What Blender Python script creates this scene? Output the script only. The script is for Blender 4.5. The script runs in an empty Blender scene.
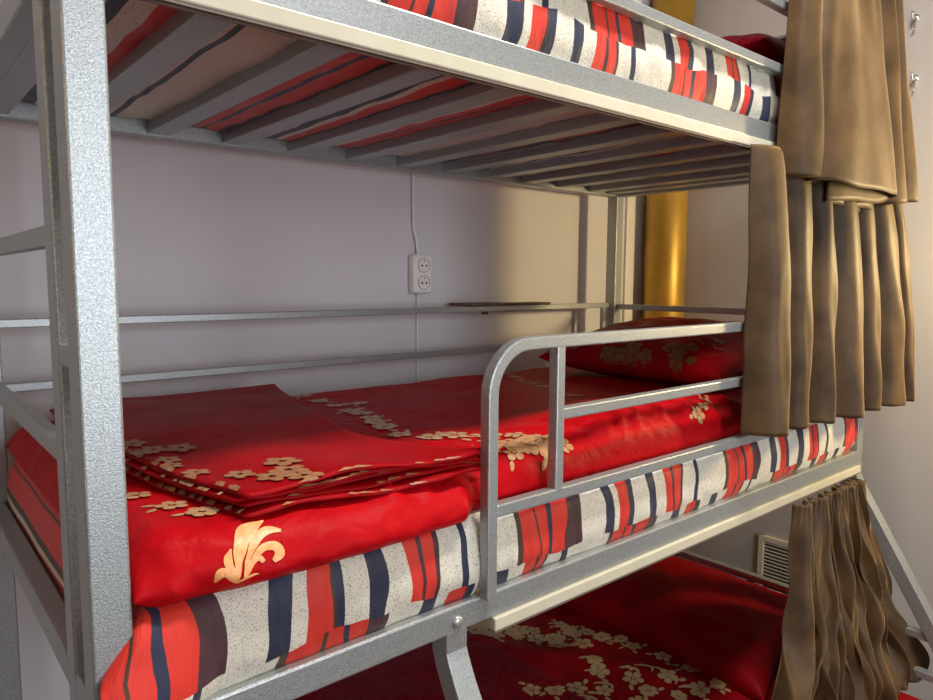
import bpy, bmesh, math, random
from mathutils import Vector, Matrix, Euler, noise
random.seed(7)
C = bpy.context.scene.collection
PI = math.pi
L, D = 2.0, 0.913

# ------------------------------------------------------------------ helpers
def link(name, me, mat=None, parent=None):
    o = bpy.data.objects.new(name, me); C.objects.link(o)
    if mat is not None:
        for m in (mat if isinstance(mat, (list, tuple)) else [mat]): me.materials.append(m)
    if parent is not None: o.parent = parent
    return o
def tag(o, label=None, cat=None, group=None, kind=None):
    if label: o['label'] = label
    if cat: o['category'] = cat
    if group: o['group'] = group
    if kind: o['kind'] = kind
    return o
def empty(name, loc, label, cat, group=None):
    o = bpy.data.objects.new(name, None); C.objects.link(o); o.location = loc; o.empty_display_size = .05
    return tag(o, label, cat, group)
def finish(name, bm, mat, parent=None, smooth=False, world=True):
    me = bpy.data.meshes.new(name); bmesh.ops.recalc_face_normals(bm, faces=bm.faces[:])
    bm.to_mesh(me); bm.free()
    if smooth:
        for p in me.polygons: p.use_smooth = True
    o = link(name, me, mat, parent)
    if parent is not None and world:          # geometry is given in world space
        o.matrix_parent_inverse = Matrix.Translation(-parent.location)
    return o
def bx(bm, lo, hi, bev=0.0, seg=2):
    r = bmesh.ops.create_cube(bm, size=1.0)
    vs = r['verts']
    for v in vs:
        v.co = Vector([(lo[i] + hi[i]) / 2 + v.co[i] * (hi[i] - lo[i]) for i in range(3)])
    if bev > 0:
        es = {e for v in vs for e in v.link_edges}
        bmesh.ops.bevel(bm, geom=list(es), offset=bev, segments=seg, affect='EDGES', profile=.5)
def bar(bm, a, b, w, h, side=None, bev=.003):
    """rectangular tube from a to b; w measured along `side`, h across it"""
    a, b = Vector(a), Vector(b); d = b - a; n = d.length; d.normalize()
    side = Vector(side) if side else Vector((1, 0, 0))
    side = (side - d * side.dot(d)).normalized(); up = d.cross(side)
    r = bmesh.ops.create_cube(bm, size=1.0); vs = r['verts']
    for v in vs:
        v.co = (a + b) / 2 + side * v.co.x * w + up * v.co.y * h + d * v.co.z * n
    if bev:
        es = {e for v in vs for e in v.link_edges}
        bmesh.ops.bevel(bm, geom=list(es), offset=bev, segments=2, affect='EDGES', profile=.5)
def sweep_rect(bm, pts, w, h, side):
    """rectangular tube along a planar path; side = constant normal of the path plane (w along it)"""
    side = Vector(side).normalized(); rings = []
    P = [Vector(p) for p in pts]; bv = .0025
    for i, p in enumerate(P):
        t = (P[min(i + 1, len(P) - 1)] - P[max(i - 1, 0)]).normalized(); up = t.cross(side)
        prof = []
        for sx, sy in ((1, 1), (-1, 1), (-1, -1), (1, -1)):
            cx, cy = sx * (w / 2 - bv), sy * (h / 2 - bv)
            base = math.atan2(sy, sx) - PI / 4
            for k in (0, 1, 2):
                aa = base + k * PI / 4
                prof.append((cx + bv * math.cos(aa), cy + bv * math.sin(aa)))
        rings.append([bm.verts.new(p + side * q[0] + up * q[1]) for q in prof])
    n = len(rings[0])
    for i in range(len(rings) - 1):
        for k in range(n):
            bm.faces.new((rings[i][k], rings[i][(k + 1) % n], rings[i + 1][(k + 1) % n], rings[i + 1][k]))
    bm.faces.new(rings[0]); bm.faces.new(rings[-1][::-1])
def tube(bm, pts, r, seg=12):
    P = [Vector(p) for p in pts]; rings = []; ref = Vector((.3, .2, 1)).normalized()
    for i, p in enumerate(P):
        t = (P[min(i + 1, len(P) - 1)] - P[max(i - 1, 0)]).normalized()
        if abs(t.dot(ref)) > .95: ref = Vector((1, .1, 0)).normalized()
        s = (ref - t * ref.dot(t)).normalized(); u = t.cross(s)
        rings.append([bm.verts.new(p + s * r * math.cos(2 * PI * k / seg) + u * r * math.sin(2 * PI * k / seg)) for k in range(seg)])
    for i in range(len(rings) - 1):
        for k in range(seg):
            bm.faces.new((rings[i][k], rings[i][(k + 1) % seg], rings[i + 1][(k + 1) % seg], rings[i + 1][k]))
    bm.faces.new(rings[0]); bm.faces.new(rings[-1][::-1])
def cyl(bm, c, r, h, axis='Z', seg=32, r2=None):
    m = {'Z': Matrix(), 'Y': Matrix.Rotation(PI / 2, 4, 'X'), 'X': Matrix.Rotation(PI / 2, 4, 'Y')}[axis]
    bmesh.ops.create_cone(bm, cap_ends=True, segments=seg, radius1=r, radius2=r if r2 is None else r2, depth=h, matrix=Matrix.Translation(c) @ m)

# ------------------------------------------------------------------ materials
def nmat(name):
    m = bpy.data.materials.new(name); m.use_nodes = True
    nt = m.node_tree; b = nt.nodes['Principled BSDF']
    return m, nt, b
def sset(b, **k):
    for n, v in k.items():
        n = n.replace('_', ' ')
        if n in b.inputs: b.inputs[n].default_value = v
def N(nt, t, **k):
    n = nt.nodes.new(t)
    for a, v in k.items(): setattr(n, a, v)
    return n
def col(c): return (c[0], c[1], c[2], 1)
def mathn(nt, op, a, b=None):
    n = N(nt, 'ShaderNodeMath', operation=op)
    for i, x in enumerate((a, b)):
        if x is None: continue
        if isinstance(x, (int, float)): n.inputs[i].default_value = x
        else: nt.links.new(x, n.inputs[i])
    return n.outputs[0]
def two_tone(name, c1, c2, scale, rough=.5, bump=0, bscale=None, metallic=0, detail=3, dist=.002, sheen=0, sheen_tint=(1, 1, 1), spec=.5, coords='Object', lo=.35, hi=.65):
    m, nt, b = nmat(name)
    tc = N(nt, 'ShaderNodeTexCoord')
    nz = N(nt, 'ShaderNodeTexNoise'); nz.inputs['Scale'].default_value = scale; nz.inputs['Detail'].default_value = detail
    nt.links.new(tc.outputs[coords], nz.inputs['Vector'])
    r = N(nt, 'ShaderNodeValToRGB'); r.color_ramp.elements[0].position = lo; r.color_ramp.elements[1].position = hi
    r.color_ramp.elements[0].color = col(c1); r.color_ramp.elements[1].color = col(c2)
    nt.links.new(nz.outputs['Fac'], r.inputs['Fac']); nt.links.new(r.outputs['Color'], b.inputs['Base Color'])
    sset(b, Roughness=rough, Metallic=metallic, Specular_IOR_Level=spec, Sheen_Weight=sheen, Sheen_Tint=col(sheen_tint), Sheen_Roughness=.4)
    if bump:
        n2 = N(nt, 'ShaderNodeTexNoise'); n2.inputs['Scale'].default_value = bscale or scale; n2.inputs['Detail'].default_value = 3
        nt.links.new(tc.outputs[coords], n2.inputs['Vector'])
        bp = N(nt, 'ShaderNodeBump'); bp.inputs['Strength'].default_value = bump; bp.inputs['Distance'].default_value = dist
        nt.links.new(n2.outputs['Fac'], bp.inputs['Height']); nt.links.new(bp.outputs['Normal'], b.inputs['Normal'])
    return m

def steel_mat(name, base, dark):
    m, nt, b = nmat(name); tc = N(nt, 'ShaderNodeTexCoord')
    vo = N(nt, 'ShaderNodeTexNoise'); vo.inputs['Scale'].default_value = 620; vo.inputs['Detail'].default_value = 2
    nz = N(nt, 'ShaderNodeTexNoise'); nz.inputs['Scale'].default_value = 430; nz.inputs['Detail'].default_value = 2; nz.inputs['Distortion'].default_value = .8
    for n in (vo, nz): nt.links.new(tc.outputs['Object'], n.inputs['Vector'])
    r = N(nt, 'ShaderNodeValToRGB'); e = r.color_ramp.elements
    e[0].position = .36; e[1].position = .62; e[0].color = col(dark); e[1].color = col(base)
    nt.links.new(nz.outputs['Fac'], r.inputs['Fac']); nt.links.new(r.outputs['Color'], b.inputs['Base Color'])
    s = mathn(nt, 'ADD', nz.outputs['Fac'], vo.outputs['Fac'])
    bp = N(nt, 'ShaderNodeBump'); bp.inputs['Strength'].default_value = .30; bp.inputs['Distance'].default_value = .0009
    nt.links.new(s, bp.inputs['Height']); nt.links.new(bp.outputs['Normal'], b.inputs['Normal'])
    sset(b, Roughness=.40, Metallic=.65, Specular_IOR_Level=.6)
    return m

def stripe_mat():
    m, nt, b = nmat('striped_ticking'); uv = N(nt, 'ShaderNodeUVMap'); uv.uv_map = 'UVMap'
    sep = N(nt, 'ShaderNodeSeparateXYZ'); nt.links.new(uv.outputs['UV'], sep.inputs[0])
    u, v = sep.outputs[0], sep.outputs[1]
    wz = N(nt, 'ShaderNodeTexNoise'); wz.inputs['Scale'].default_value = 8; wz.inputs['Detail'].default_value = 1.5
    nt.links.new(uv.outputs['UV'], wz.inputs['Vector'])
    wob = mathn(nt, 'MULTIPLY', mathn(nt, 'SUBTRACT', wz.outputs['Fac'], .5), .058)
    vv = mathn(nt, 'ADD', v, mathn(nt, 'MULTIPLY', wob, .5))
    row = mathn(nt, 'FLOOR', mathn(nt, 'DIVIDE', vv, .16))
    uu = mathn(nt, 'ADD', mathn(nt, 'ADD', u, wob), mathn(nt, 'MULTIPLY', row, .231))
    P = .629
    t = mathn(nt, 'FRACT', mathn(nt, 'DIVIDE', mathn(nt, 'SUBTRACT', uu, .101 - 10 * P), P))
    R_, PL, W, NV, DK = (.62, .028, .016), (.062, .022, .030), (.70, .655, .56), (.018, .022, .055), (.06, .03, .018)
    seq = [(.101, PL), (.136, W), (.196, NV), (.225, W), (.242, R_), (.271, DK), (.277, NV), (.290, W), (.331, NV), (.361, W), (.398, R_), (.422, PL),
           (.429, R_), (.448, PL), (.455, W), (.494, NV), (.504, W), (.612, DK), (.623, R_), (.645, R_), (.659, DK), (.666, R_), (.688, NV), (.696, R_)]
    r = N(nt, 'ShaderNodeValToRGB'); cr = r.color_ramp; cr.interpolation = 'CONSTANT'
    cr.elements[0].position = 0; cr.elements[0].color = col(PL)
    cr.elements[1].position = (.136 - .101) / P; cr.elements[1].color = col(W)
    for x, c in seq[2:]:
        e = cr.elements.new((x - .101) / P); e.color = col(c)
    nt.links.new(t, r.inputs['Fac'])
    # printed speckle on the pale stripes
    vo = N(nt, 'ShaderNodeTexNoise'); vo.inputs['Scale'].default_value = 560; vo.inputs['Detail'].default_value = 1
    oc = N(nt, 'ShaderNodeTexCoord'); nt.links.new(oc.outputs['Object'], vo.inputs['Vector'])
    sp = N(nt, 'ShaderNodeValToRGB'); sp.color_ramp.elements[0].position = .33; sp.color_ramp.elements[1].position = .42
    sp.color_ramp.elements[0].color = (.16, .13, .10, 1); sp.color_ramp.elements[1].color = (1, 1, 1, 1)
    nt.links.new(vo.outputs['Fac'], sp.inputs['Fac'])
    mx = N(nt, 'ShaderNodeMix', data_type='RGBA', blend_type='MULTIPLY'); mx.inputs[0].default_value = .75
    nt.links.new(r.outputs['Color'], mx.inputs[6]); nt.links.new(sp.outputs['Color'], mx.inputs[7])
    s2 = N(nt, 'ShaderNodeSeparateColor'); nt.links.new(r.outputs['Color'], s2.inputs[0])
    isw = mathn(nt, 'GREATER_THAN', s2.outputs[1], .4)
    m2 = N(nt, 'ShaderNodeMix', data_type='RGBA'); nt.links.new(isw, m2.inputs[0])
    nt.links.new(r.outputs['Color'], m2.inputs[6]); nt.links.new(mx.outputs[2], m2.inputs[7])
    nt.links.new(m2.outputs[2], b.inputs['Base Color'])
    bz = N(nt, 'ShaderNodeTexNoise'); bz.inputs['Scale'].default_value = 26; bz.inputs['Detail'].default_value = 3
    mp = N(nt, 'ShaderNodeMapping'); mp.inputs['Scale'].default_value = (1.6, .7, 1)
    nt.links.new(uv.outputs['UV'], mp.inputs[0]); nt.links.new(mp.outputs[0], bz.inputs['Vector'])
    bp = N(nt, 'ShaderNodeBump'); bp.inputs['Strength'].default_value = .35; bp.inputs['Distance'].default_value = .012
    nt.links.new(bz.outputs['Fac'], bp.inputs['Height']); nt.links.new(bp.outputs['Normal'], b.inputs['Normal'])
    sset(b, Roughness=.55, Sheen_Weight=.1, Specular_IOR_Level=.35)
    return m

def satin(name, c, c2, rough=.48, brocade=0, sheen=.0, bump=.35):
    m, nt, b = nmat(name); tc = N(nt, 'ShaderNodeTexCoord')
    nz = N(nt, 'ShaderNodeTexNoise'); nz.inputs['Scale'].default_value = 14 if not brocade else brocade
    nz.inputs['Detail'].default_value = 2; nz.inputs['Distortion'].default_value = 0 if not brocade else 2.5
    nt.links.new(tc.outputs['Object'], nz.inputs['Vector'])
    r = N(nt, 'ShaderNodeValToRGB'); e = r.color_ramp.elements; e[0].color = col(c2); e[1].color = col(c)
    e[0].position, e[1].position = (.3, .7) if not brocade else (.47, .53)
    nt.links.new(nz.outputs['Fac'], r.inputs['Fac']); nt.links.new(r.outputs['Color'], b.inputs['Base Color'])
    wv = N(nt, 'ShaderNodeTexNoise'); wv.inputs['Scale'].default_value = 16; wv.inputs['Detail'].default_value = 4; wv.inputs['Distortion'].default_value = .6
    nt.links.new(tc.outputs['Object'], wv.inputs['Vector'])
    bp = N(nt, 'ShaderNodeBump'); bp.inputs['Strength'].default_value = bump; bp.inputs['Distance'].default_value = .012
    nt.links.new(wv.outputs['Fac'], bp.inputs['Height']); nt.links.new(bp.outputs['Normal'], b.inputs['Normal'])
    sset(b, Roughness=rough, Sheen_Weight=sheen, Sheen_Tint=(1, .1, .08, 1), Specular_IOR_Level=.07)
    return m

STEEL = steel_mat('hammered_silver_paint', (.45, .475, .48), (.30, .32, .33))
WALLM = two_tone('painted_plaster_wall', (.64, .62, .655), (.67, .65, .685), 2.2, .75, .25, 90, dist=.001)
CEIL = two_tone('white_ceiling_paint', (.42, .41, .40), (.46, .45, .44), 2, .85)
PLAIN = two_tone('greige_painted_wall', (.30, .27, .24), (.34, .31, .28), 2.2, .75)
FLOORM = two_tone('brown_laminate_floor', (.10, .055, .03), (.15, .085, .05), 6, .45)
BROWNW = two_tone('brown_bounce_wall', (.24, .15, .07), (.28, .18, .09), 2.5, .6)  # unseen left wall, brown chosen for its bounce onto the metal
STRIPE = stripe_mat()
RED = satin('red_satin', (.50, .004, .008), (.40, .002, .006), sheen=0, bump=.6)
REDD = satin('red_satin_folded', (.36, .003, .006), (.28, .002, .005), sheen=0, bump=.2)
DARKRED = satin('burgundy_brocade', (.20, .006, .014), (.13, .003, .010), .45, brocade=38, sheen=0)
REDFL = satin('crimson_satin', (.26, .004, .008), (.18, .002, .005), .45, sheen=0)
GOLDT = two_tone('gold_thread', (.45, .20, .08), (.58, .32, .14), 120, .45, .3, 300, sheen=.2, dist=.001)
PEACH = two_tone('peach_gold_thread', (.85, .32, .10), (.92, .45, .18), 150, .42, .3, 300, dist=.001)
BEIGET = two_tone('pale_gold_thread', (.42, .28, .13), (.50, .35, .18), 120, .5, .3, 300, dist=.001)
VELVET = two_tone('brown_velvet', (.040, .021, .008), (.092, .052, .021), 9, .52, .25, 30, sheen=.40, sheen_tint=(1, .68, .36), dist=.004, spec=.25)
CREAM = two_tone('cream_plastic', (.56, .52, .40), (.60, .56, .44), 20, .35)
TRACKD = two_tone('brown_track_lip', (.16, .12, .10), (.20, .15, .12), 20, .5)
WHITEP = two_tone('white_plastic', (.78, .75, .76), (.82, .79, .80), 20, .35)
SEAM = two_tone('dark_recess', (.03, .03, .03), (.05, .05, .05), 20, .6)
GOLDP = two_tone('gold_pipe_paint', (.42, .24, .035), (.52, .31, .05), 9, .42, .15, 40, metallic=.45, dist=.002)
WOODD = two_tone('dark_wood', (.09, .055, .03), (.14, .085, .045), 30, .5)
BLACKC = two_tone('black_cloth', (.012, .012, .016), (.025, .022, .028), 30, .8)
VENTM = two_tone('cream_vent_plastic', (.62, .56, .44), (.66, .60, .48), 20, .45)
CHROME = two_tone('bright_hook_metal', (.7, .7, .7), (.8, .8, .8), 20, .25, metallic=.9)
BOLTM = two_tone('grey_bolt_metal', (.45, .46, .47), (.55, .56, .57), 60, .35, metallic=.7)
GLASSM, nt_, b_ = nmat('window_glass'); sset(b_, Base_Color=(1, 1, 1, 1), Roughness=.0, Transmission_Weight=1.0, IOR=1.02)
SHADE, nt_, b_ = nmat('assumed_lamp_shade'); sset(b_, Base_Color=(.9, .8, .6, 1), Emission_Color=(1, .72, .38, 1), Emission_Strength=2.0)
DIFF, nt_, b_ = nmat('assumed_lamp_diffuser'); sset(b_, Base_Color=(.9, .9, .9, 1), Emission_Color=(1, .95, .88, 1), Emission_Strength=3.0)

# ------------------------------------------------------------------ the room
X0, X1, Y0, Y1, ZC = -2.4, 2.46, -3.0, 1.02, 3.3
def struct(name, bm, mat):
    o = finish(name, bm, mat); o['kind'] = 'structure'; return o
def box_struct(name, lo, hi, mat):
    bm = bmesh.new(); bx(bm, lo, hi); return struct(name, bm, mat)
box_struct('floor', (X0 - .1, Y0 - .1, -.1), (X1 + .1, Y1 + .1, 0), FLOORM)
box_struct('ceiling', (X0 - .1, Y0 - .1, ZC), (X1 + .1, Y1 + .1, ZC + .1), CEIL)
box_struct('wall_back', (X0 - .1, Y1, 0), (X1 + .1, Y1 + .1, ZC), WALLM)
box_struct('wall_right', (X1, Y0, 0), (X1 + .1, Y1, ZC), two_tone('right_wall_plaster', (.44, .405, .38), (.47, .435, .41), 2.2, .8, .25, 90, dist=.001))  # plaster darker and warmer than on the back wall
box_struct('wall_left', (X0 - .1, Y0, 0), (X0, Y1, ZC), BROWNW)
bm = bmesh.new(); WZ0, WZ1 = .9, 2.7
WINS = ((-2.2, -1.5), (.3, 1.3))  # left opening is an added, unseen window for slanted side light
xs_ = [X0, -2.2, -1.5, .3, 1.3, X1]
for i_ in (0, 2, 4): bx(bm, (xs_[i_], Y0 - .1, 0), (xs_[i_ + 1], Y0, ZC))
for a_, b_ in WINS: bx(bm, (a_, Y0 - .1, 0), (b_, Y0, WZ0)); bx(bm, (a_, Y0 - .1, WZ1), (b_, Y0, ZC))
struct('wall_front', bm, PLAIN)
for i_, (a_, b_) in enumerate(WINS):
    bm = bmesh.new(); c_ = (a_ + b_) / 2
    for lo, hi in (((a_, Y0 - .08, WZ0), (a_ + .06, Y0 - .02, WZ1)), ((b_ - .06, Y0 - .08, WZ0), (b_, Y0 - .02, WZ1)), ((a_, Y0 - .08, WZ0), (b_, Y0 - .02, WZ0 + .06)),
                   ((a_, Y0 - .08, WZ1 - .06), (b_, Y0 - .02, WZ1)), ((c_ - .03, Y0 - .08, WZ0), (c_ + .03, Y0 - .02, WZ1))): bx(bm, lo, hi, .004)
    w = struct('window_%d' % (i_ + 1), bm, WHITEP)
    bm = bmesh.new(); bx(bm, (a_ + .05, Y0 - .055, WZ0 + .05), (b_ - .05, Y0 - .049, WZ1 - .05))
    finish('window_pane', bm, GLASSM, w)
# pale vertical strip on the back wall between bed post and gold pipe
bm = bmesh.new(); bx(bm, (2.21, Y1 - .012, 0), (2.265, Y1, ZC), .003); struct('pale_strip_1', bm, WHITEP)
bm = bmesh.new(); bx(bm, (X0, Y1 - .015, 0), (2.2, Y1, .08), .003); struct('baseboard_back', bm, WOODD)
bm = bmesh.new(); bx(bm, (X1 - .015, Y0, 0), (X1, Y1, .08), .003); struct('baseboard_right', bm, WOODD)

# gold pipe in the corner
bm = bmesh.new(); cyl(bm, (2.36, .925, ZC / 2), .083, ZC - .004, seg=64)
o = finish('heating_pipe', bm, GOLDP, smooth=False)
for p in o.data.polygons: p.use_smooth = abs(p.normal.z) < .5
tag(o, 'thick gold-painted vertical pipe standing in the corner behind the head of the bed', 'pipe')

# ventilation grille
v = empty('ventilation_grille', (X1, .40, .43), 'cream louvred ventilation grille low on the wall behind the lower curtain', 'grille')
bm = bmesh.new(); a0, a1, z0, z1 = .24, .515, .43, .685
for lo, hi in (((X1 - .014, a0, z0), (X1, a0 + .022, z1)), ((X1 - .014, a1 - .022, z0), (X1, a1, z1)),
               ((X1 - .0142, a0, z0), (X1, a1, z0 + .022)), ((X1 - .0142, a0, z1 - .022), (X1, a1, z1))): bx(bm, lo, hi, .002)
finish('frame', bm, VENTM, v)
bm = bmesh.new(); n = 15
for i in range(n):
    z = z0 + .03 + (z1 - z0 - .06) * i / (n - 1)
    bar(bm, (X1 - .007, a0 + .02, z), (X1 - .007, a1 - .02, z), .003, .012, side=(.7, 0, .7), bev=0)
finish('louvres', bm, VENTM, v)
bm = bmesh.new(); bx(bm, (X1 - .003, a0 + .01, z0 + .01), (X1 - .0005, a1 - .01, z1 - .01)); tag(finish('backing', bm, SEAM, v), 'dark backing behind the louvres')

# coat hooks
def hook(y, z, label):
    bm = bmesh.new(); cyl(bm, (X1 - .003, y, z), .010, .006, 'X', 16)
    tube(bm, [(X1, y, z), (X1 - .018, y, z - .002), (X1 - .03, y, z - .012), (X1 - .034, y, z - .002), (X1 - .036, y, z + .012)], .0035, 8)
    tube(bm, [(X1 - .004, y, z), (X1 - .006, y, z - .03), (X1 - .018, y, z - .042), (X1 - .028, y, z - .034)], .0032, 8)
    o = finish('coat_hook', bm, CHROME, smooth=True); tag(o, label, 'hook', 'hooks on the head wall')
hook(.078, 2.325, 'small bright metal hook on the wall right of the upper curtain, lower one')
hook(.088, 2.515, 'small bright metal hook on the wall at the top edge, upper one')

# socket with cable
sx, sy, sz = 1.160, Y1, 1.688
s = empty('power_socket', (sx, sy, sz), 'white double power socket mounted on the wall behind the middle bunk', 'socket')
bm = bmesh.new(); bx(bm, (sx - .037, sy - .034, sz - .061), (sx + .037, sy, sz + .061), .010, 4); finish('housing', bm, WHITEP, s, smooth=False)
for dz in (-.0265, .0265):
    bm = bmesh.new()
    cyl(bm, (sx, sy - .0355, sz + dz), .0225, .004, 'Y', 32)
    f = finish('outlet', bm, WHITEP, s)
    bm = bmesh.new()
    cyl(bm, (sx - .008, sy - .0380, sz + dz - .001), .0034, .002, 'Y', 12); cyl(bm, (sx + .009, sy - .0380, sz + dz - .001), .0034, .002, 'Y', 12)
    cyl(bm, (sx + .001, sy - .0380, sz + dz + .013), .0022, .002, 'Y', 12)
    h = finish('holes', bm, SEAM, f, world=False); h.matrix_parent_inverse = f.matrix_world.inverted() if False else Matrix.Identity(4)
    # outline ring
    bm = bmesh.new()
    tube(bm, [(sx + .0215 * math.cos(a * PI / 16), sy - .0372, sz + dz + .0215 * math.sin(a * PI / 16)) for a in range(33)], .0008, 6)
    finish('rim', bm, SEAM, f, world=False)
bm = bmesh.new()
tube(bm, [(1.136, Y1 - .006, ZC - .02), (1.138, Y1 - .006, 2.4), (1.140, Y1 - .006, 2.0), (1.142, Y1 - .006, 1.83), (1.150, Y1 - .010, 1.795), (1.156, Y1 - .012, 1.744)], .0045, 8)
tube(bm, [(1.156, Y1 - .008, 1.632), (1.157, Y1 - .005, 1.50), (1.158, Y1 - .005, 1.1), (1.158, Y1 - .005, .5)], .0035, 8)
tag(finish('socket_cable', bm, WHITEP, smooth=True), 'thin white cable running down the back wall into the double socket', 'cable')

# ------------------------------------------------------------------ bunk bed
bed = empty('bunk_bed', (1.0, .45, 0), 'tall hammered silver metal bunk bed with slatted bunks and guard rails', 'bunk bed')
def part(name, fn, mat=STEEL, parent=None, smooth=False):
    bm = bmesh.new(); fn(bm)
    return finish(name, bm, mat, parent or bed, smooth, world=(parent is None or parent is bed))
p = .0395
part('corner_post', lambda b: bx(b, (0, 0, .0), (p, .044, 2.95), .003, 3))
part('corner_post', lambda b: bx(b, (0, D - .044, .0), (p, D, 2.95), .003, 3))
part('corner_post', lambda b: bx(b, (L - p, .002, .0), (L, .044, 2.95), .003, 3))
part('corner_post', lambda b: bx(b, (L - p, D - .044, .0), (L, D, 2.95), .003, 3))
ZM, ZU = 1.152, 1.973     # undersides of the middle and the upper frame rails
for zz in (ZM, ZU):
    part('front_rail', lambda b: bx(b, (p - .001, .0005, zz), (L - p + .001, .04, zz + .041), .003))
    part('back_rail', lambda b: bx(b, (p - .001, D - .04, zz + .004), (L - p + .001, D - .0005, zz + .044), .003))
    part('end_rail', lambda b: bx(b, (.0008, .043, zz + (.008 if zz == ZU else .042)), (.030, D - .043, zz + (.05 if zz == ZU else .074)), .003))
    part('end_rail', lambda b: bx(b, (L - .034, .043, zz + .003), (L - .001, D - .043, zz + .043), .003))
# slats
def slat_mesh():
    bm = bmesh.new(); bx(bm, (0, .035, 0), (.046, D - .035, .024), .002)
    return bm
first = finish('slat', slat_mesh(), STEEL, bed, world=False)
xs = [.030, .166] + [.166 + .1635 * k for k in range(1, 11)] + [1.90]
cnt = 0
for zz in (ZU + .010, ZM + .010):
    for x in xs:
        o = first if cnt == 0 else first.copy()
        if cnt: C.objects.link(o)
        o.parent = bed; o.matrix_parent_inverse = Matrix.Identity(4)
        o.location = Vector((x, 0, zz)) - bed.location; cnt += 1
# guard rail frames at the front (middle and upper bunk)
def guard_front(zb, xl=.539, drop=0):
    def fr(b):
        y = -.004; zt = zb + .392 - .010; r = .075
        pts = [(xl, y, zb - .003), (xl, y, zt - r)]
        for k in range(1, 10):
            a = PI - k * PI / 18
            pts.append((xl + r + r * math.cos(a), y, zt - r + r * math.sin(a)))
        pts += [(L - p - .01, y, zt)]
        sweep_rect(b, pts, .020, .020, (0, 1, 0))
    g = part('guard_rail', fr)
    part('guard_bar', lambda b: bx(b, (xl + .009, -.0135, zb + .122 - drop), (L - p, .0055, zb + .142 - drop), .0025), parent=g)
    part('guard_bar', lambda b: bx(b, (xl + .151, -.0135, zb + .254 - drop), (L - p, .0055, zb + .273 - drop), .0025), parent=g)
    part('guard_upright', lambda b: bx(b, (xl + .137, -.0137, zb + .136), (xl + .156, .0057, zb + .377), .0025), parent=g)
guard_front(ZM + .041)
guard_front(ZU + .041, .075, .020)
# rails at the back (thin), middle bunk and upper bunk
for dz in (0, .82):
    def gb(b):
        bx(b, (p, D - .022, 1.570 + dz), (L - p, D - .004, 1.588 + dz), .002)
    g = part('back_guard_rail', gb)
    part('guard_bar', lambda b: bx(b, (p, D - .022, 1.440 + dz), (L - p, D - .004, 1.458 + dz), .002), parent=g)
    part('guard_upright', lambda b: bx(b, (1.925, D - .0215, 1.20 + dz), (1.943, D - .0045, 1.572 + dz), .002), parent=g)
    part('head_end_bar', lambda b: bx(b, (L - .026, .043, 1.564 + dz), (L - .006, D - .043, 1.584 + dz), .0025))
# ladder built into the foot end
lad = part('foot_ladder', lambda b: bx(b, (.0003, .094, .25), (.0385, .134, 2.93), .003, 3))
for z in (.74, 1.474, 1.718, 2.23, 2.48, 2.72):
    part('rung', lambda b: bx(b, (.002, .133, z - .012), (.019, D - .043, z + .012), .002), parent=lad)
for z in (1.590, 2.02, 1.08, .45):
    part('connector', lambda b: bx(b, (.001, .043, z - .011), (.034, .095, z + .011), .002), parent=lad)
# flared legs under the middle bunk
def flared(x):
    def f(b):
        w = .040
        pts = [(x, .018, ZM + .004), (x, .018, 1.122), (x, .012, 1.105), (x, -.005, 1.072), (x, -.385, .44), (x, -.405, .39), (x, -.41, .34), (x, -.41, .0)]
        sweep_rect(b, pts, w, .036, (1, 0, 0))
    part('flared_leg', f)
flared(.482); flared(L - .0202)
part('bolt', lambda b: bmesh.ops.create_uvsphere(b, u_segments=20, v_segments=12, radius=.0095, matrix=Matrix.Translation((.482, -.001, ZM + .0165)) @ Matrix.Diagonal((1, .55, 1, 1))), BOLTM, smooth=True)
# lower bed frame
part('lower_front_rail', lambda b: bx(b, (.04, -.43, .44), (L, -.39, .48), .003))
part('lower_back_rail', lambda b: bx(b, (.04, D - .04, .44), (L - .04, D, .48), .003))
part('lower_end_rail', lambda b: bx(b, (L - .036, -.40, .44), (L - .002, D - .03, .48), .003))
part('lower_end_rail', lambda b: bx(b, (.002, -.40, .44), (.036, D - .03, .48), .003))
DARKBAR = STEEL
part('lower_head_bar', lambda b: bx(b, (L - .034, -.225, .704), (L - .008, D - .03, .726), .003))
part('lower_head_bar', lambda b: bx(b, (L - .034, -.285, .596), (L - .008, D - .03, .618), .003))
for y in (.30, .58, -.03):
    part('head_bar_upright', lambda b: bx(b, (L - .033, y - .011, .617), (L - .009, y + .011, .705), .002))
# curtain tracks under the rails
def track(x0, x1, zt, label):
    o = part('curtain_track', lambda b: bx(b, (x0, -.006, zt - .021), (x1, .018, zt), .002), CREAM)
    o['label'] = label
    part('track_lip', lambda b: (bx(b, (x0 + .001, -.0045, zt - .0245), (x1 - .001, -.001, zt - .0205)), bx(b, (x0 + .001, .007, zt - .0245), (x1 - .001, .011, zt - .0205))), TRACKD, parent=o)
track(.02, L - .03, ZU, 'cream curtain track under the upper frame')
track(.553, L - .028, ZM, 'cream curtain track under the middle frame')
track(.05, L - .03, 2.775, 'cream curtain track at the top')
part('top_rail', lambda b: bx(b, (p, .0, 2.776), (L - p, .04, 2.816), .003))
part('top_rail', lambda b: bx(b, (p, D - .04, 2.776), (L - p, D, 2.816), .003))

# small board lying across the back guard rail
bm = bmesh.new()
bx(bm, (1.27, D - .03, 1.5885), (1.45, D + .085, 1.5965), .002); bx(bm, (1.44, D - .03, 1.5885), (1.63, D + .045, 1.5955), .002)
bx(bm, (1.36, D + .02, 1.5585), (1.385, D + .026, 1.5895), .001)
tag(finish('wooden_shelf', bm, WOODD), 'small dark thin wooden shelf resting on the back guard rail', 'shelf')

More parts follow.
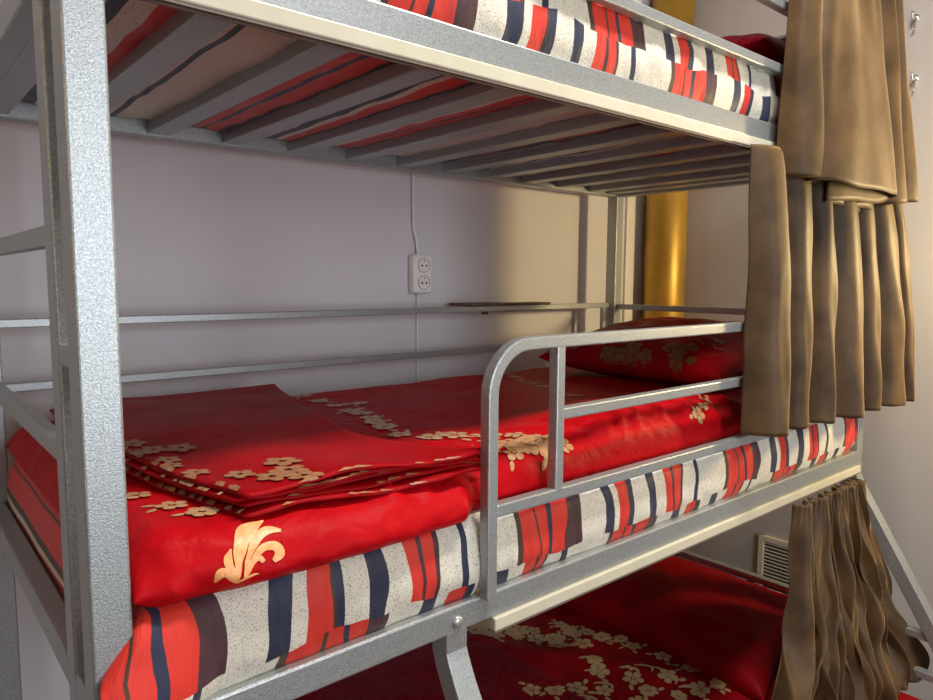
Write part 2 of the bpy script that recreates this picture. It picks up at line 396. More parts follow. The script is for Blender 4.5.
# ------------------------------------------------------------------ soft slabs
class Slab:
    """closed soft slab; S(u, v, top) where u, v run over the rounded edges by arc length"""
    def __init__(s, x0, x1, y0, y1, zb, zm, zt, rx, ry, hfun=None, wfun=None, bfun=None):
        s.x0, s.x1, s.y0, s.y1, s.zb, s.zm, s.zt, s.rx, s.ry = x0, x1, y0, y1, zb, zm, zt, rx, ry
        s.h = hfun or (lambda x, y: 0); s.w = wfun or (lambda x, y, t: Vector()); s.b = bfun or (lambda x, y: 0)
        s.U = (x1 - x0 - 2 * rx) + PI * rx; s.V = (y1 - y0 - 2 * ry) + PI * ry
    def ax(s, u, a0, a1, r, T):
        q = r * PI / 2
        if u < q: return a0 + r * (1 - math.cos(u / r)), math.sin(max(u, 0) / r)
        if u > T - q:
            w = T - u; return a1 - r * (1 - math.cos(w / r)), math.sin(max(w, 0) / r)
        return a0 + r + (u - q), 1.0
    def S(s, u, v, top=True):
        x, ex = s.ax(u, s.x0, s.x1, s.rx, s.U); y, ey = s.ax(v, s.y0, s.y1, s.ry, s.V); e = ex * ey
        z = s.zm + (s.zt - s.zm + s.h(x, y)) * e if top else s.zm - (s.zm - s.zb + s.b(x, y)) * e
        return Vector((x, y, z)) + s.w(x, y, z)
    def uv_of(s, x, y):       # inverse for flat coordinates
        def inv(a, a0, a1, r, T):
            if a < a0 + r: return r * math.acos(max(-1, min(1, 1 - (a - a0) / r)))
            if a > a1 - r: return T - r * math.acos(max(-1, min(1, 1 - (a1 - a) / r)))
            return r * PI / 2 + a - a0 - r
        return inv(x, s.x0, s.x1, s.rx, s.U), inv(y, s.y0, s.y1, s.ry, s.V)
    def P(s, u, v, off=.0011):
        """point just off the top skin; negative v continues under the front edge"""
        def f(a, b): return s.S(a, b, True) if b >= 0 else s.S(a, -b, False)
        c = f(u, v); e = .003
        n = (f(u + e, v) - f(u - e, v)).cross(f(u, v + e) - f(u, v - e))
        return c + (n.normalized() * off if n.length > 1e-9 else Vector((0, 0, off)))
    def build(s, name, mat, nu, nv, parent=None, uvo=(0, 0), motifs=None, bottom_uv=True):
        bm = bmesh.new(); uvl = bm.loops.layers.uv.new('UVMap')
        us = grid(s.U, s.rx, nu); vs = grid(s.V, s.ry, nv)
        def true_len(a, r, T, x0, top):      # real distance along the skin, zero where the flat part would start at the thing's own edge
            q = r * PI / 2; H = (s.zt - s.zm) if top else (s.zm - s.zb)
            k = .5 * (r + H) / r
            if a < q: return x0 + r - (q - a) * k
            if a > T - q: return x0 + r + (T - 2 * q) + (a - (T - q)) * k
            return x0 + r + a - q
        ku = [true_len(a, s.rx, s.U, s.x0, True) for a in us]; kv = [true_len(a, s.ry, s.V, 0, True) for a in vs]
        e0 = kv[0]
        kb = [2 * e0 - true_len(a, s.ry, s.V, 0, False) + (true_len(0, s.ry, s.V, 0, False) - e0) for a in vs]
        # the cloth panels are long across the flat faces
        kv = [e0 + (q - e0 if q - e0 < .10 else .10 + (q - e0 - .10) * .02) for q in kv]; kb = [e0 + (q - e0 if q - e0 > -.055 else -.055 + (q - e0 + .055) * .10) for q in kb]
        top = [[bm.verts.new(s.S(u, v)) for v in vs] for u in us]
        bot = [[top[i][j] if i in (0, len(us) - 1) or j in (0, len(vs) - 1) else bm.verts.new(s.S(u, v, False)) for j, v in enumerate(vs)] for i, u in enumerate(us)]
        for i in range(len(us) - 1):
            for j in range(len(vs) - 1):
                f = bm.faces.new((top[i][j], top[i + 1][j], top[i + 1][j + 1], top[i][j + 1]))
                for l, (a, b) in zip(f.loops, ((i, j), (i + 1, j), (i + 1, j + 1), (i, j + 1))): l[uvl].uv = (ku[a] + uvo[0], kv[b] - e0 + uvo[1])
                try: f2 = bm.faces.new((bot[i][j], bot[i][j + 1], bot[i + 1][j + 1], bot[i + 1][j]))
                except ValueError: continue
                for l, (a, b) in zip(f2.loops, ((i, j), (i, j + 1), (i + 1, j + 1), (i + 1, j))): l[uvl].uv = (ku[a] + uvo[0], kb[b] - e0 + uvo[1])
        if motifs: motifs(bm, s)
        me = bpy.data.meshes.new(name); bm.to_mesh(me); bm.free()
        for q in me.polygons: q.use_smooth = True
        o = link(name, me, mat, parent)
        return o
def grid(T, r, n):
    q = r * PI / 2; k = max(5, int(n * .06) + 4)
    a = [q * i / k for i in range(k)]
    m = [q + (T - 2 * q) * i / n for i in range(n + 1)]
    return a + m + [T - x for x in reversed(a)]
def nz(x, y, s, z=0.0): return noise.noise(Vector((x * s, y * s, z)))

# motif builders in a slab's (u, v) space
def poly(bm, s, pts, c, mi, off=.0026):
    cv = bm.verts.new(s.P(c[0], c[1], off)); ring = [bm.verts.new(s.P(a, b, off)) for a, b in pts]
    for i in range(len(ring)):
        f = bm.faces.new((cv, ring[i], ring[(i + 1) % len(ring)])); f.material_index = mi
def blossom(bm, s, u, v, r, rot=0, petals=5, mi=1, heart=True):
    for k in range(petals):
        a = rot + 2 * PI * k / petals; ca, sa = math.cos(a), math.sin(a)
        pts = []
        for j in range(12):
            t = 2 * PI * j / 12
            lx = r * (.60 + .40 * math.cos(t)); ly = r * .36 * math.sin(t) * (1 + .25 * math.cos(t))
            pts.append((u + lx * ca - ly * sa, v + lx * sa + ly * ca))
        poly(bm, s, pts, (u + .6 * r * ca, v + .6 * r * sa), mi)
    if heart:
        poly(bm, s, [(u + r * .17 * math.cos(2 * PI * j / 8), v + r * .17 * math.sin(2 * PI * j / 8)) for j in range(8)], (u, v), mi, .0036)
def plume(bm, s, spine, wmax, mi=1, n=16, off=.0012, widths=None):
    """curved tapering strip along a spine (Catmull-Rom)"""
    P = catmull(spine, n); prev = None
    for i, q in enumerate(P):
        t = i / (len(P) - 1); a = P[max(i - 1, 0)]; b = P[min(i + 1, len(P) - 1)]
        d = Vector((b[0] - a[0], b[1] - a[1])); d.normalize() if d.length else None
        w = wmax * (math.sin(PI * min(1, t * .86 + .10)) ** .8) * .5
        if widths:
            f = t * (len(widths) - 1); k = min(int(f), len(widths) - 2); g = f - k; g = g * g * (3 - 2 * g); w = .5 * (widths[k] * (1 - g) + widths[k + 1] * g)
        l = bm.verts.new(s.P(q[0] - d.y * w, q[1] + d.x * w, off)); m = bm.verts.new(s.P(q[0], q[1], off + .0006)); r = bm.verts.new(s.P(q[0] + d.y * w, q[1] - d.x * w, off))
        if prev:
            for f in (bm.faces.new((prev[0], l, m, prev[1])), bm.faces.new((prev[1], m, r, prev[2]))): f.material_index = mi
        prev = (l, m, r)
def catmull(pts, n):
    P = [pts[0]] + list(pts) + [pts[-1]]; out = []
    segs = len(pts) - 1
    for i in range(n + 1):
        f = i / n * segs; k = min(int(f), segs - 1); t = f - k
        p0, p1, p2, p3 = [Vector(q) for q in P[k:k + 4]]
        out.append(.5 * ((2 * p1) + (p2 - p0) * t + (2 * p0 - 5 * p1 + 4 * p2 - p3) * t * t + (3 * p1 - p0 - 3 * p2 + p3) * t ** 3))
    return out
def sprig(bm, s, x, y, r, rng, mi=1):
    u, v = s.uv_of(x, y); blossom(bm, s, u, v, r, rng.uniform(0, 6), rng.choice((5, 5, 6)), mi)
    for k in range(rng.choice((1, 2, 3))):
        a = rng.uniform(0, 6.28); q = (u + math.cos(a) * r * 1.05, v + math.sin(a) * r * 1.05)
        e = (q[0] + math.cos(a + .5) * r * .8, q[1] + math.sin(a + .5) * r * .8)
        plume(bm, s, [q, ((q[0] + e[0]) / 2 + .1 * r, (q[1] + e[1]) / 2), e], r * .42, mi, 5)

# ------------------------------------------------------------------ mattresses
def mattress(z0, z1, y0, y1, uoff, voff, label, lug=False):
    zm = z0 + (z1 - z0) * .45
    def w(x, y, z):
        k = max(0, 1 - abs(y - y0) / .08)
        a = (.006 * nz(x, z, 9, 3.1) + .004 * nz(x, z, 24, 1.1)) * k
        g = -.024 * max(0, 1 - abs(x - .05) / .08) * k if lug else 0
        gx = -.034 * k * max(0, 1 - abs(x - .035) / .05) * max(0, min(1, (z1 + .01 - z) / .06)) if lug else 0
        return Vector((gx, -abs(a) + g * (1 + .8 * max(0, min(1, (zm + .02 - z) / .05))), .004 * nz(x, y, 8, .4)))
    s = Slab(.034, L - .034, y0, y1, z0, zm, z1, .022, .026, lambda x, y: .006 * nz(x, y, 5, 7) + .006, w, lambda x, y: .004 + .004 * nz(x, y, 14, 2))
    o = s.build('mattress', STRIPE, 220, 60, uvo=(uoff, voff))
    return tag(o, label, 'mattress', 'striped mattresses of the bunk bed')
mattress(ZM + .036, 1.309, .006, D - .045, 0, .018, 'striped red white and navy mattress of the middle bunk', True)
mattress(ZU + .036, 2.140, .006, D - .045, .25, .155, 'striped red white and navy mattress on the slats of the upper bunk')

def rng_ridges(x, y, seeds, amp, wid):
    h = 0
    for (cx, cy, ang) in seeds:
        d = (x - cx) * math.cos(ang) + (y - cy) * math.sin(ang)
        t = -(x - cx) * math.sin(ang) + (y - cy) * math.cos(ang)
        h += amp * math.exp(-(d / wid) ** 2) * math.exp(-(t / .11) ** 2)
    return h

# ------------------------------------------------------------------ duvet on the middle bunk
rg = random.Random(3)
creases = [(rg.uniform(.35, 1.35), rg.uniform(-.01, .12), rg.uniform(-.6, .9)) for _ in range(34)]
def dh(x, y):
    h = .010 * nz(x, y, 3.2, 1.0) + .006 * nz(x, y, 7, 5.0)
    h += rng_ridges(x, y, creases, .007, .012)
    h += .030 * math.exp(-((x - 1.05) / .30) ** 2 - ((y - .12) / .14) ** 2)      # puffed roll beside the guard rail
    h += .012 * math.exp(-((x - .10) / .12) ** 2 - ((y - .05) / .15) ** 2)
    return h
def dw(x, y, z):
    k = max(0, 1 - abs(y + .02) / .12)
    out = -.020 * math.exp(-((x - .30) / .18) ** 2) - .010 * nz(x, z, 6, 9) - .008 * abs(nz(x, z * 2, 14, 2))
    out += .020 * nz(x * 1.4, z, 17, 3) * max(0, 1 - x / .22)
    if x > .5: out = max(out, 0) + .03 * min(1, (x - .5) / .03)
    return Vector((0, out * k, 0))
duv = Slab(.040, 1.90, -.004, D - .03, 1.306, 1.335, 1.384, .05, .062, dh, dw)
def duvet_motifs(bm, s):
    r = random.Random(11)
    band = [(.649, .80), (.649, .714), (.643, .634), (.630, .546), (.70, .62), (.613, .439), (.594, .356), (.577, .281), (.600, .221), (.645, .205), (.684, .153),
            (.660, .100), (.719, .124), (.712, .081), (.665, .045), (.63, .50), (.60, .40)]
    for x, y in band: sprig(bm, s, x, y, r.uniform(.020, .029), r)
    for x, y in [(.62, .07), (.64, .03), (.675, .05), (.70, .035), (.73, .05), (.73, .085), (.755, .06), (.69, .08), (.655, .065), (.76, .03), (.72, .02)]:
        sprig(bm, s, x, y, r.uniform(.020, .027), r)
    for x, y in [(1.36, .84), (1.333, .780), (1.30, .72), (1.259, .656), (1.23, .58), (1.206, .508), (1.176, .428), (1.15, .36)]: sprig(bm, s, x, y, r.uniform(.016, .022), r)
    for x, y in [(1.33, .16), (1.303, .108), (1.27, .07), (1.22, .04), (1.18, .02), (1.34, .22)]: sprig(bm, s, x, y, r.uniform(.018, .024), r)
    for x, y in [(.10, .20), (.12, .12), (.14, .075), (.09, .28)]: sprig(bm, s, x, y, .020, r)
    # curling acanthus leaf on the front bulge
    def T(px, py): return (.134 + (px - 335) * .00048, -.006 + (562 - py) * .00046)
    for sp, ws in (([(336, 562), (340, 520), (354, 470), (384, 428), (434, 404)], (5, 16, 34, 46, 6)), ([(350, 560), (366, 505), (394, 462), (430, 438), (464, 446)], (4, 13, 22, 26, 10)),
                   ([(352, 562), (374, 515), (406, 484), (438, 486), (444, 508), (426, 524)], (4, 12, 20, 26, 26, 12)), ([(350, 563), (368, 532), (390, 506), (403, 520)], (4, 8, 15, 12)),
                   ([(333, 562), (324, 525), (320, 495), (331, 468)], (5, 18, 22, 5)), ([(330, 562), (318, 532), (302, 524), (288, 545)], (5, 18, 26, 7)), ([(334, 568), (352, 557), (372, 552), (389, 551)], (8, 12, 12, 4))):
        plume(bm, s, [T(*q) for q in sp], 0, 2, 26, widths=[w_ * .00046 for w_ in ws])
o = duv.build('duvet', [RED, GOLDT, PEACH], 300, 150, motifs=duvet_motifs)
tag(o, 'bright red satin duvet with gold flower bands spread over the middle bunk', 'duvet')

# folded cover lying on the duvet near the foot end
def folded_cover():
    o_parent = None
    corners = dict(fl=(.172, .030), fr=(.560, .010), bl=(.115, .83), br=(.600, .84))
    def outline(a, b, k):
        """a along x 0..1, b along y 0..1"""
        fl, fr, bl, br = [Vector(corners[q]) for q in ('fl', 'fr', 'bl', 'br')]
        q = (fl * (1 - a) + fr * a) * (1 - b) + (bl * (1 - a) + br * a) * b
        q.x -= .120 * math.sin(PI * b ** .62) * a                       # waisted right edge
        q.x -= .035 * math.sin(PI * b) * (1 - a)
        return q
    bm = bmesh.new(); uvl = bm.loops.layers.uv.new('UVMap')
    nlay = 5; th = .0072
    class F: pass
    for k in range(nlay):
        ox, oy = (.006 * math.sin(k * 2.3), -.010 * math.cos(k * 1.7) - .004 * (nlay - k) * 0)
        nu, nv = 70, 90; zt0 = 1.3875 + k * th
        def P(a, b, top, k=k, ox=ox, oy=oy, zt0=zt0):
            q = outline(a, b, k); edge = min(1, min(a, 1 - a) / .03, min(b, 1 - b) / .018)
            e = math.sqrt(max(0, 1 - (1 - edge) ** 2))
            x = q.x + ox * (1 - 2 * a) + .004 * nz(a * 2, b * 3, 3, k * .9); y = q.y + oy * (1 - b) + .005 * nz(a * 3, b * 2, 2.5, k * 1.7 + 4) * (1 if b < .5 else .3)
            base = .014 * (math.exp(-((x - .1) / .2) ** 2) * .3) + .010 * nz(x, y, 3.2, 1.0) + .004 * nz(x, y, 6, 2.5)
            base += .004 * math.sin(9 * a + k) * (1 - b)
            z = zt0 + base + (th * .53 * e if top else -th * .53 * e) + (.004 * nz(x, y, 7, 12) * e if k == nlay - 1 and top else 0)
            return Vector((x, y, z))
        def gr(n):
            m = [.008, .018, .03]
            return [0] + m + [.03 + .94 * i / n for i in range(1, n)] + [1 - q for q in reversed(m)] + [1]
        A, B = gr(nu), gr(nv)
        top = [[bm.verts.new(P(a, b, True)) for b in B] for a in A]
        bot = [[top[i][j] if i in (0, len(A) - 1) or j in (0, len(B) - 1) else bm.verts.new(P(a, b, False)) for j, b in enumerate(B)] for i, a in enumerate(A)]
        for i in range(len(A) - 1):
            for j in range(len(B) - 1):
                bm.faces.new((top[i][j], top[i + 1][j], top[i + 1][j + 1], top[i][j + 1]))
                bm.faces.new((bot[i][j], bot[i][j + 1], bot[i + 1][j + 1], bot[i + 1][j]))
        # woven gold pattern showing along the folded edges
        rr = random.Random(50 + k)
        skin = P
        class Q:
            @staticmethod
            def P(u, v, off=.001, f=skin):
                c = f(min(max(u, 0), 1), min(max(v, 0), 1), True); return c + Vector((-.3, -.3, 1)).normalized() * off
        for i in range(40):
            b = rr.uniform(.01, .85); w = rr.uniform(.006, .018)
            pts = [(.002, b), (.016, b + w * .3), (.03, b + w), (.016, b + w * 1.4), (.002, b + w * 1.1)]
            poly(bm, Q, pts, (.012, b + w * .6), 1 if i % 4 else 2)
        for i in range(6):
            a = rr.uniform(.1, .9); w = rr.uniform(.03, .10)
            poly(bm, Q, [(a, .001), (a + w * .5, .006), (a + w, .001), (a + w * .5, .0005)], (a + w * .5, .003), 1)
        if k == nlay - 1:
            r = random.Random(5)
            for a, b, R_ in [(.02, .95, .03), (.04, .50, .045), (.07, .42, .05), (.10, .36, .05), (.20, .34, .055), (.08, .28, .045), (.06, .17, .045),
                             (.13, .10, .05), (.18, .05, .05), (.26, .06, .055), (.33, .11, .06), (.24, .02, .045), (.05, .24, .04), (.04, .35, .04)]:
                rot = r.uniform(0, 6); sc = .55
                for m in range(5):
                    t = rot + m * 2 * PI / 5; pts = []
                    for j in range(10):
                        w_ = 2 * PI * j / 10; lx = R_ * (.58 + .42 * math.cos(w_)); ly = R_ * .36 * math.sin(w_)
                        pts.append((a + (lx * math.cos(t) - ly * math.sin(t)) * 1.15, b + (lx * math.sin(t) + ly * math.cos(t)) * .55))
                    pts = [(max(0, x), max(0, y)) for x, y in pts]
                    poly(bm, Q, pts, (max(0, a + R_ * .58 * math.cos(t) * 1.15), max(0, b + R_ * .58 * math.sin(t) * .55)), 1)
    me = bpy.data.meshes.new('folded_duvet_cover'); bm.to_mesh(me); bm.free()
    for q in me.polygons: q.use_smooth = True
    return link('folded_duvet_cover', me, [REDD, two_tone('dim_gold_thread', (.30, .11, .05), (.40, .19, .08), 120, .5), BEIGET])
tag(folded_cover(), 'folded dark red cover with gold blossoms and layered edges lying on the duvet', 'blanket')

# ------------------------------------------------------------------ pillows
def pillow(name, c, size, rot, tilt, mats, label, group=None, seed=1, motifs=None, pinch=.20, pw=.45):
    """c = centre, size = (length x, width y, height)"""
    bm = bmesh.new(); n = 46; hx, hy, hz = size[0] / 2, size[1] / 2, size[2] / 2
    uvl = bm.loops.layers.uv.new('UVMap')
    M = Matrix.Translation(c) @ Euler((tilt[0], tilt[1], rot)).to_matrix().to_4x4()
    def P(a, b, top, off=0):
        ea, eb = 1 - abs(a) ** 2.6, 1 - abs(b) ** 2.6
        t = max(0, ea) ** pw * max(0, eb) ** pw
        x = hx * a * (1 - pinch * .35 * (1 - abs(b)) * 1 * abs(a) ** 3); y = hy * b * (1 - pinch * .35 * (1 - abs(a)) * abs(b) ** 3)
        wr = .010 * nz(a * 1.2, b * 1.2, 2.2, seed) + .006 * nz(a, b, 5, seed + 4) + .006 * abs(nz(a * 3, b * 3, 2, seed + 8)) * (abs(a) ** 2 + abs(b) ** 2)
        z = (hz + wr * 1.3) * t * (1 if top else -.75) + .004 * nz(a, b, 3, seed + 2)
        return M @ Vector((x, y, z + off))
    g = [math.sin(PI / 2 * (-1 + 2 * i / n)) for i in range(n + 1)]
    top = [[bm.verts.new(P(a, b, True)) for b in g] for a in g]
    bot = [[top[i][j] if i in (0, n) or j in (0, n) else bm.verts.new(P(a, b, False)) for j, b in enumerate(g)] for i, a in enumerate(g)]
    for i in range(n):
        for j in range(n):
            bm.faces.new((top[i][j], top[i + 1][j], top[i + 1][j + 1], top[i][j + 1]))
            bm.faces.new((bot[i][j], bot[i][j + 1], bot[i + 1][j + 1], bot[i + 1][j]))
    if motifs:
        class Q:
            @staticmethod
            def P(u, v, off=.0016):
                return P(max(-1, min(1, u)), max(-1, min(1, v)), True, off + .0008)
        motifs(bm, Q)
    me = bpy.data.meshes.new(name); bm.to_mesh(me); bm.free()
    for q in me.polygons: q.use_smooth = True
    return tag(link(name, me, mats), label, 'pillow', group)
def pm(bm, Q):
    r = random.Random(9)
    for k in range(20):
        a = r.uniform(-.97, -.72); b = r.uniform(-.70, .90); blossom(bm, Q, a, b, r.uniform(.05, .085), r.uniform(0, 6), 5, 1)
    for k in range(7):
        b = -.72 + k * .25; blossom(bm, Q, -.44 + .03 * math.sin(k * 2), b, .055, k, 6, 1)
    for k in range(8):
        b = -.9 + k * .24
        plume(bm, Q, [(-.62, b), (-.58, b + .07), (-.60, b + .14), (-.54, b + .18)], .03, 1, 8)
pillow('pillow', (1.69, .44, 1.462), (.52, .62, .165), 0, (0, -.12), [REDD, two_tone('old_gold_thread', (.16, .07, .02), (.24, .11, .035), 120, .5)], 'red satin pillow with a gold flowered end at the head of the middle bunk', seed=3, motifs=pm)

# ------------------------------------------------------------------ upper bunk bedding
def uh(x, y): return .01 * nz(x, y, 4, 8)
s = Slab(.05, 1.93, .10, D - .05, 2.140, 2.16, 2.185, .04, .04, uh)
tag(s.build('duvet', RED, 90, 50), 'red duvet lying flat on the upper bunk behind its guard rail', 'duvet')
pillow('pillow', (1.74, .42, 2.262), (.42, .62, .130), 0, (0, -.03), [DARKRED], 'dark red pillow on the upper bunk beside the upper curtain', seed=8)
bm = bmesh.new()
bmesh.ops.create_icosphere(bm, subdivisions=4, radius=1, matrix=Matrix.Identity(4))
for v_ in bm.verts:
    c = v_.co.copy(); k = 1 + .22 * noise.noise(c * 2.1)
    v_.co = Vector((1.800 + c.x * .085 * k, .155 + c.y * .085 * k, 2.262 + c.z * .078 * k))
tag(finish('bundled_cloth', bm, BLACKC, smooth=True), 'black bundled cloth leaning on the dark red pillow of the upper bunk', 'cloth')

# ------------------------------------------------------------------ lower bed bedding
s = Slab(.05, L - .04, -.36, D - .045, .478, .51, .545, .03, .04, lambda x, y: .003 * nz(x, y, 4))
tag(s.build('mattress', STRIPE, 90, 60, uvo=(0, .2)), 'wide mattress of the lower bed under the dark red quilts', 'mattress')
def lh(x, y): return .012 * nz(x, y, 3.5, 2) + .006 * nz(x, y, 9, 4)
s = Slab(.06, 1.22, -.34, D - .05, .545, .565, .590, .035, .035, lh)
tag(s.build('quilt', DARKRED, 120, 90), 'dark burgundy brocade quilt on the left of the lower bed', 'quilt')
def fh(x, y):
    return .014 * nz(x, y, 4, 6) + .007 * nz(x, y, 10, 3) + .012 * math.exp(-((x + .6 * y - 1.62) / .05) ** 2)
s = Slab(1.10, 1.90, -.33, D - .05, .547, .568, .586, .03, .035, fh)
def fl(bm, s):
    r = random.Random(4)
    for k in range(24):
        t = r.random(); x = 1.20 + .26 * t + r.uniform(-.05, .05); y = .84 - .26 * t + r.uniform(-.07, .06)
        sprig(bm, s, x, min(y, .83), r.uniform(.020, .034), r)
    for x, y in [(1.124, .46), (1.226, .393), (1.275, .34), (1.373, .319), (1.355, .438), (1.33, .40), (1.41, .20), (1.30, .25), (1.36, .26), (1.17, .42), (1.20, .33), (1.45, .26), (1.47, .176),
                 (1.42, .12), (1.38, .05), (1.45, .62), (1.49, .52), (1.51, .42), (1.53, .33), (1.53, .24), (1.52, .15), (1.48, .57), (1.52, .47), (1.30, .12), (1.25, .2)]:
        sprig(bm, s, x, y, r.uniform(.022, .030), r)
    for x, y in [(1.34, .47), (1.30, .43), (1.28, .38), (1.20, .37), (1.38, .37), (1.42, .35), (1.43, .28), (1.44, .22)]:
        u, v_ = s.uv_of(x, y)
        plume(bm, s, [(u, v_), (u + .02, v_ - .015), (u + .03, v_ - .04), (u + .01, v_ - .05)], .010, 1, 8)
tag(s.build('quilt', [REDFL, BEIGET], 120, 110, motifs=fl), 'crimson quilt with pale gold flowers on the lower bed in front of the pillow', 'quilt')
pillow('pillow', (1.765, .45, .632), (.50, .86, .17), 0, (0, -.11), [satin('plain_red_satin', (.25, .002, .005), (.19, .001, .004), .5, sheen=0, bump=.25)], 'large plain red pillow leaning at the head of the lower bed', seed=12, pinch=.5, pw=.38)

# ------------------------------------------------------------------ curtains
def curtain(name, top, bot, ztop, zbot, label, nz_=70, sub=9, seed=1, ease=.55, ruffle=0, bow=None, amp=.007):
    """top / bot: plan points (x, y) of the sheet at its head and its hem; zbot may vary along the width"""
    n = (len(top) - 1) * sub
    A = catmull([Vector((q[0], q[1])) for q in top], n); B = catmull([Vector((q[0], q[1])) for q in bot], n)
    Z = catmull([Vector((z, 0)) for z in zbot], n) if isinstance(zbot, (list, tuple)) else None
    bm = bmesh.new(); rows = []
    for j in range(nz_ + 1):
        t = j / nz_; e = t ** ease; row = []
        for i in range(n + 1):
            q = A[i] * (1 - e) + B[i] * e; zb = Z[i].x if Z else zbot
            ta = amp * min(1, .2 + t * 1.2); x = q.x + ta * noise.noise(Vector((i * .07, t * 3, seed))); y = q.y + ta * 1.1 * noise.noise(Vector((i * .10, t * 4, seed + 9)))
            if ruffle and t < .12: y += ruffle * math.sin(i * 1.7) * (1 - t / .12)
            if bow: dx, dy = bow(i / n, t); x += dx; y += dy
            row.append(bm.verts.new((x, y, ztop + (zb - ztop) * t + .003 * noise.noise(Vector((i * .12, 0, seed + 3))) * t)))
        rows.append(row)
    for j in range(nz_):
        for i in range(n): bm.faces.new((rows[j][i], rows[j][i + 1], rows[j + 1][i + 1], rows[j + 1][i]))
    me = bpy.data.meshes.new(name); bm.to_mesh(me); bm.free()
    for q in me.polygons: q.use_smooth = True
    o = link(name, me, VELVET)
    md = o.modifiers.new('thickness', 'SOLIDIFY'); md.thickness = .0022; md.offset = 0
    return tag(o, label, 'curtain', 'brown velvet curtains on the bunk bed')
def lobes(bounds, depth, yc, k=4):
    """rounded folds bulging toward the room between the given x positions"""
    pts = []
    for i in range(len(bounds) - 1):
        a, b = bounds[i], bounds[i + 1]; d = depth[i % len(depth)]; y0 = yc[i] if isinstance(yc, (list, tuple)) else yc
        for m in range(k):
            t = m / k; pts.append((a + (b - a) * (t ** .9 if m else 0), y0 - d * (math.sin(PI * t) ** .8 if m else -.15)))
    pts.append((bounds[-1], (yc[-1] if isinstance(yc, (list, tuple)) else yc)))
    return pts
# middle curtain
bt = [1.230, 1.35, 1.47, 1.565, 1.68, 1.78, 1.88, 1.955]
bb = [1.250, 1.37, 1.48, 1.580, 1.74, 1.85, 1.99, 2.05]
curtain('bed_curtain', lobes(bt, [.018, .022], -.028), lobes(bb, [.062, .055, .06, .065, .055, .06, .05], [-.030, -.030, -.038, -.045, -.05, -.06, -.065]), ZU - .024, 1.345,
        'brown velvet curtain hanging straight in front of the head of the middle bunk', seed=2, ease=.5)
# upper curtain, hem tucked up in layered folds
up_bot = [(1.35, -.02), (1.355, -.055), (1.40, -.085), (1.46, -.085), (1.475, -.055), (1.43, -.045), (1.405, -.075), (1.44, -.105), (1.52, -.125), (1.62, -.132), (1.72, -.128), (1.775, -.112),
          (1.75, -.095), (1.66, -.09), (1.55, -.080), (1.50, -.068), (1.56, -.058), (1.68, -.066), (1.75, -.072), (1.76, -.058), (1.70, -.048), (1.62, -.040), (1.66, -.028), (1.78, -.04),
          (1.83, -.10), (1.875, -.112), (1.89, -.06), (1.92, -.10), (1.96, -.105), (1.975, -.03)]
m = len(up_bot)
up_top = [(1.385 + .41 * i / (m - 1), -.03 - .028 * math.sin(i * 1.25)) for i in range(m)]
zb = [1.893] * 5 + [1.888] * 3 + [1.880] * 4 + [1.866, 1.860, 1.856, 1.852, 1.850, 1.850, 1.850, 1.846, 1.842, 1.840, 1.846, 1.856, 1.868, 1.872, 1.874, 1.880, 1.880, 1.884]
curtain('bed_curtain', up_top, up_bot, 2.752, zb, 'brown velvet curtain hanging from the top with its hem gathered in layered folds', seed=5, ease=.8, nz_=80)
# lower curtain
lt = [1.545, 1.60, 1.63, 1.69, 1.72, 1.77, 1.80, 1.85, 1.88, 1.915]
lb = [1.37, 1.49, 1.53, 1.63, 1.67, 1.76, 1.80, 1.86, 1.94, 2.04]
curtain('bed_curtain', lobes(lt, [.022, .016], -.016), lobes(lb, [.06, .045, .055, .04, .06, .045], [-.07, -.07, -.08, -.09, -.10, -.11, -.12, -.13, -.14, -.15]), ZM - .0245, [.585] * 6 + [.585, .585, .585, .59],
        'brown velvet curtain tightly gathered below the middle frame at the lower bed', seed=8, ease=1.25, ruffle=.005, amp=.042)

# ------------------------------------------------------------------ daylight, assumed lamps and added fill
def area(name, loc, target, sx_, sy_, power, color):
    l = bpy.data.lights.new(name, 'AREA'); l.shape = 'RECTANGLE'; l.size = sx_; l.size_y = sy_; l.energy = power; l.color = color
    o = bpy.data.objects.new(name, l); C.objects.link(o); o.location = loc
    o.rotation_euler = (Vector(target) - Vector(loc)).to_track_quat('-Z', 'Y').to_euler(); return o
area('daylight', (.8, Y0 + .05, 1.8), (.8, .4, 1.5), .9, 1.7, 44, (.90, .95, 1.0))
area('added_side_light', (-1.85, Y0 + .05, 1.8), (.0, .1, 1.6), .6, 1.7, 12, (.90, .95, 1.0))  # added side fill at the unseen left window
area('warm_side_fill', (-2.1, -.5, 2.3), (0, .3, 1.6), .4, .4, 5, (1.0, .62, .25))  # added warm fill from the left, no lamp stands there
area('assumed_overhead_light', (.95, -.55, ZC - .07), (.95, -.50, 1.0), .9, .22, 46, (1.0, .95, .88))  # assumed overhead source, placed for the steep light on the bed front
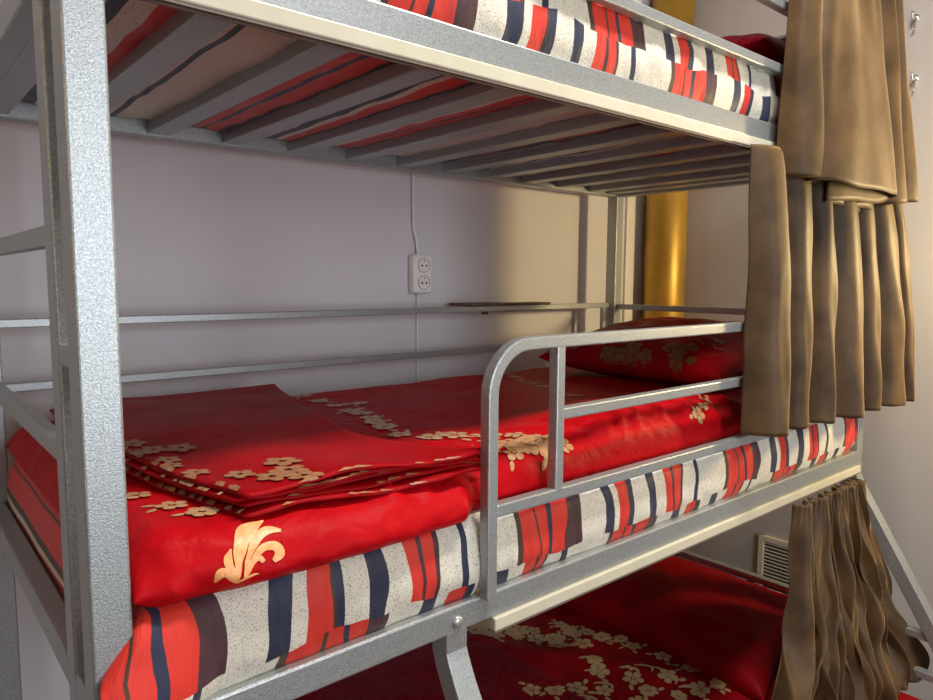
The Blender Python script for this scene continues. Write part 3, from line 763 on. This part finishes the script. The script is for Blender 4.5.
cl = empty('assumed_ceiling_lamp', (.95, -.55, ZC - .06), 'assumed flat white ceiling lamp, unseen, added to light the front of the bed', 'lamp')
bm = bmesh.new(); bx(bm, (.48, -.74, ZC - .05), (1.42, -.36, ZC - .001), .01); finish('lamp_body', bm, WHITEP, cl)
bm = bmesh.new(); bx(bm, (.50, -.72, ZC - .056), (1.40, -.38, ZC - .05), .002); finish('diffuser', bm, DIFF, cl)
lp = bpy.data.lights.new('assumed_sconce_light', 'AREA'); lp.shape = 'DISK'; lp.size = .16; lp.energy = 24; lp.color = (1.0, .76, .36)  # warm light from the right, its lamp assumed and out of view
o = bpy.data.objects.new('assumed_sconce_light', lp); C.objects.link(o); o.location = (2.33, -.62, 1.80)
o.rotation_euler = (Vector((1.7, .9, 1.65)) - o.location).to_track_quat('-Z', 'Y').to_euler()
sc = empty('assumed_sconce', (X1, -.62, 1.80), 'assumed warm wall sconce, unseen, added for the warm light at the head of the bed', 'lamp')
bm = bmesh.new(); cyl(bm, (X1 - .01, -.62, 1.80), .05, .02, 'X'); tube(bm, [(X1 - .01, -.62, 1.80), (X1 - .06, -.62, 1.80)], .008); finish('wall_plate', bm, BOLTM, sc)
bm = bmesh.new(); cyl(bm, (X1 - .075, -.62, 1.80), .05, .10, 'Z', 32, .04); finish('lamp_shade', bm, SHADE, sc)

w = bpy.data.worlds.new('World'); bpy.context.scene.world = w; w.use_nodes = True
bg = w.node_tree.nodes['Background']; bg.inputs[0].default_value = (.75, .85, 1, 1); bg.inputs[1].default_value = 1.2

# ------------------------------------------------------------------ camera
cam = bpy.data.cameras.new('camera'); cam.sensor_width = 36; cam.lens = 698.205 / 933 * 36; cam.clip_start = .02
co = bpy.data.objects.new('camera', cam); C.objects.link(co)
co.location = (-.1493, -.75762, 1.67259); co.rotation_euler = (1.4697, -.00585, -.70541)
sc_ = bpy.context.scene; sc_.camera = co
sc_.view_settings.view_transform = 'Standard'; sc_.view_settings.look = 'None'; sc_.view_settings.gamma = 1; sc_.view_settings.exposure = 0
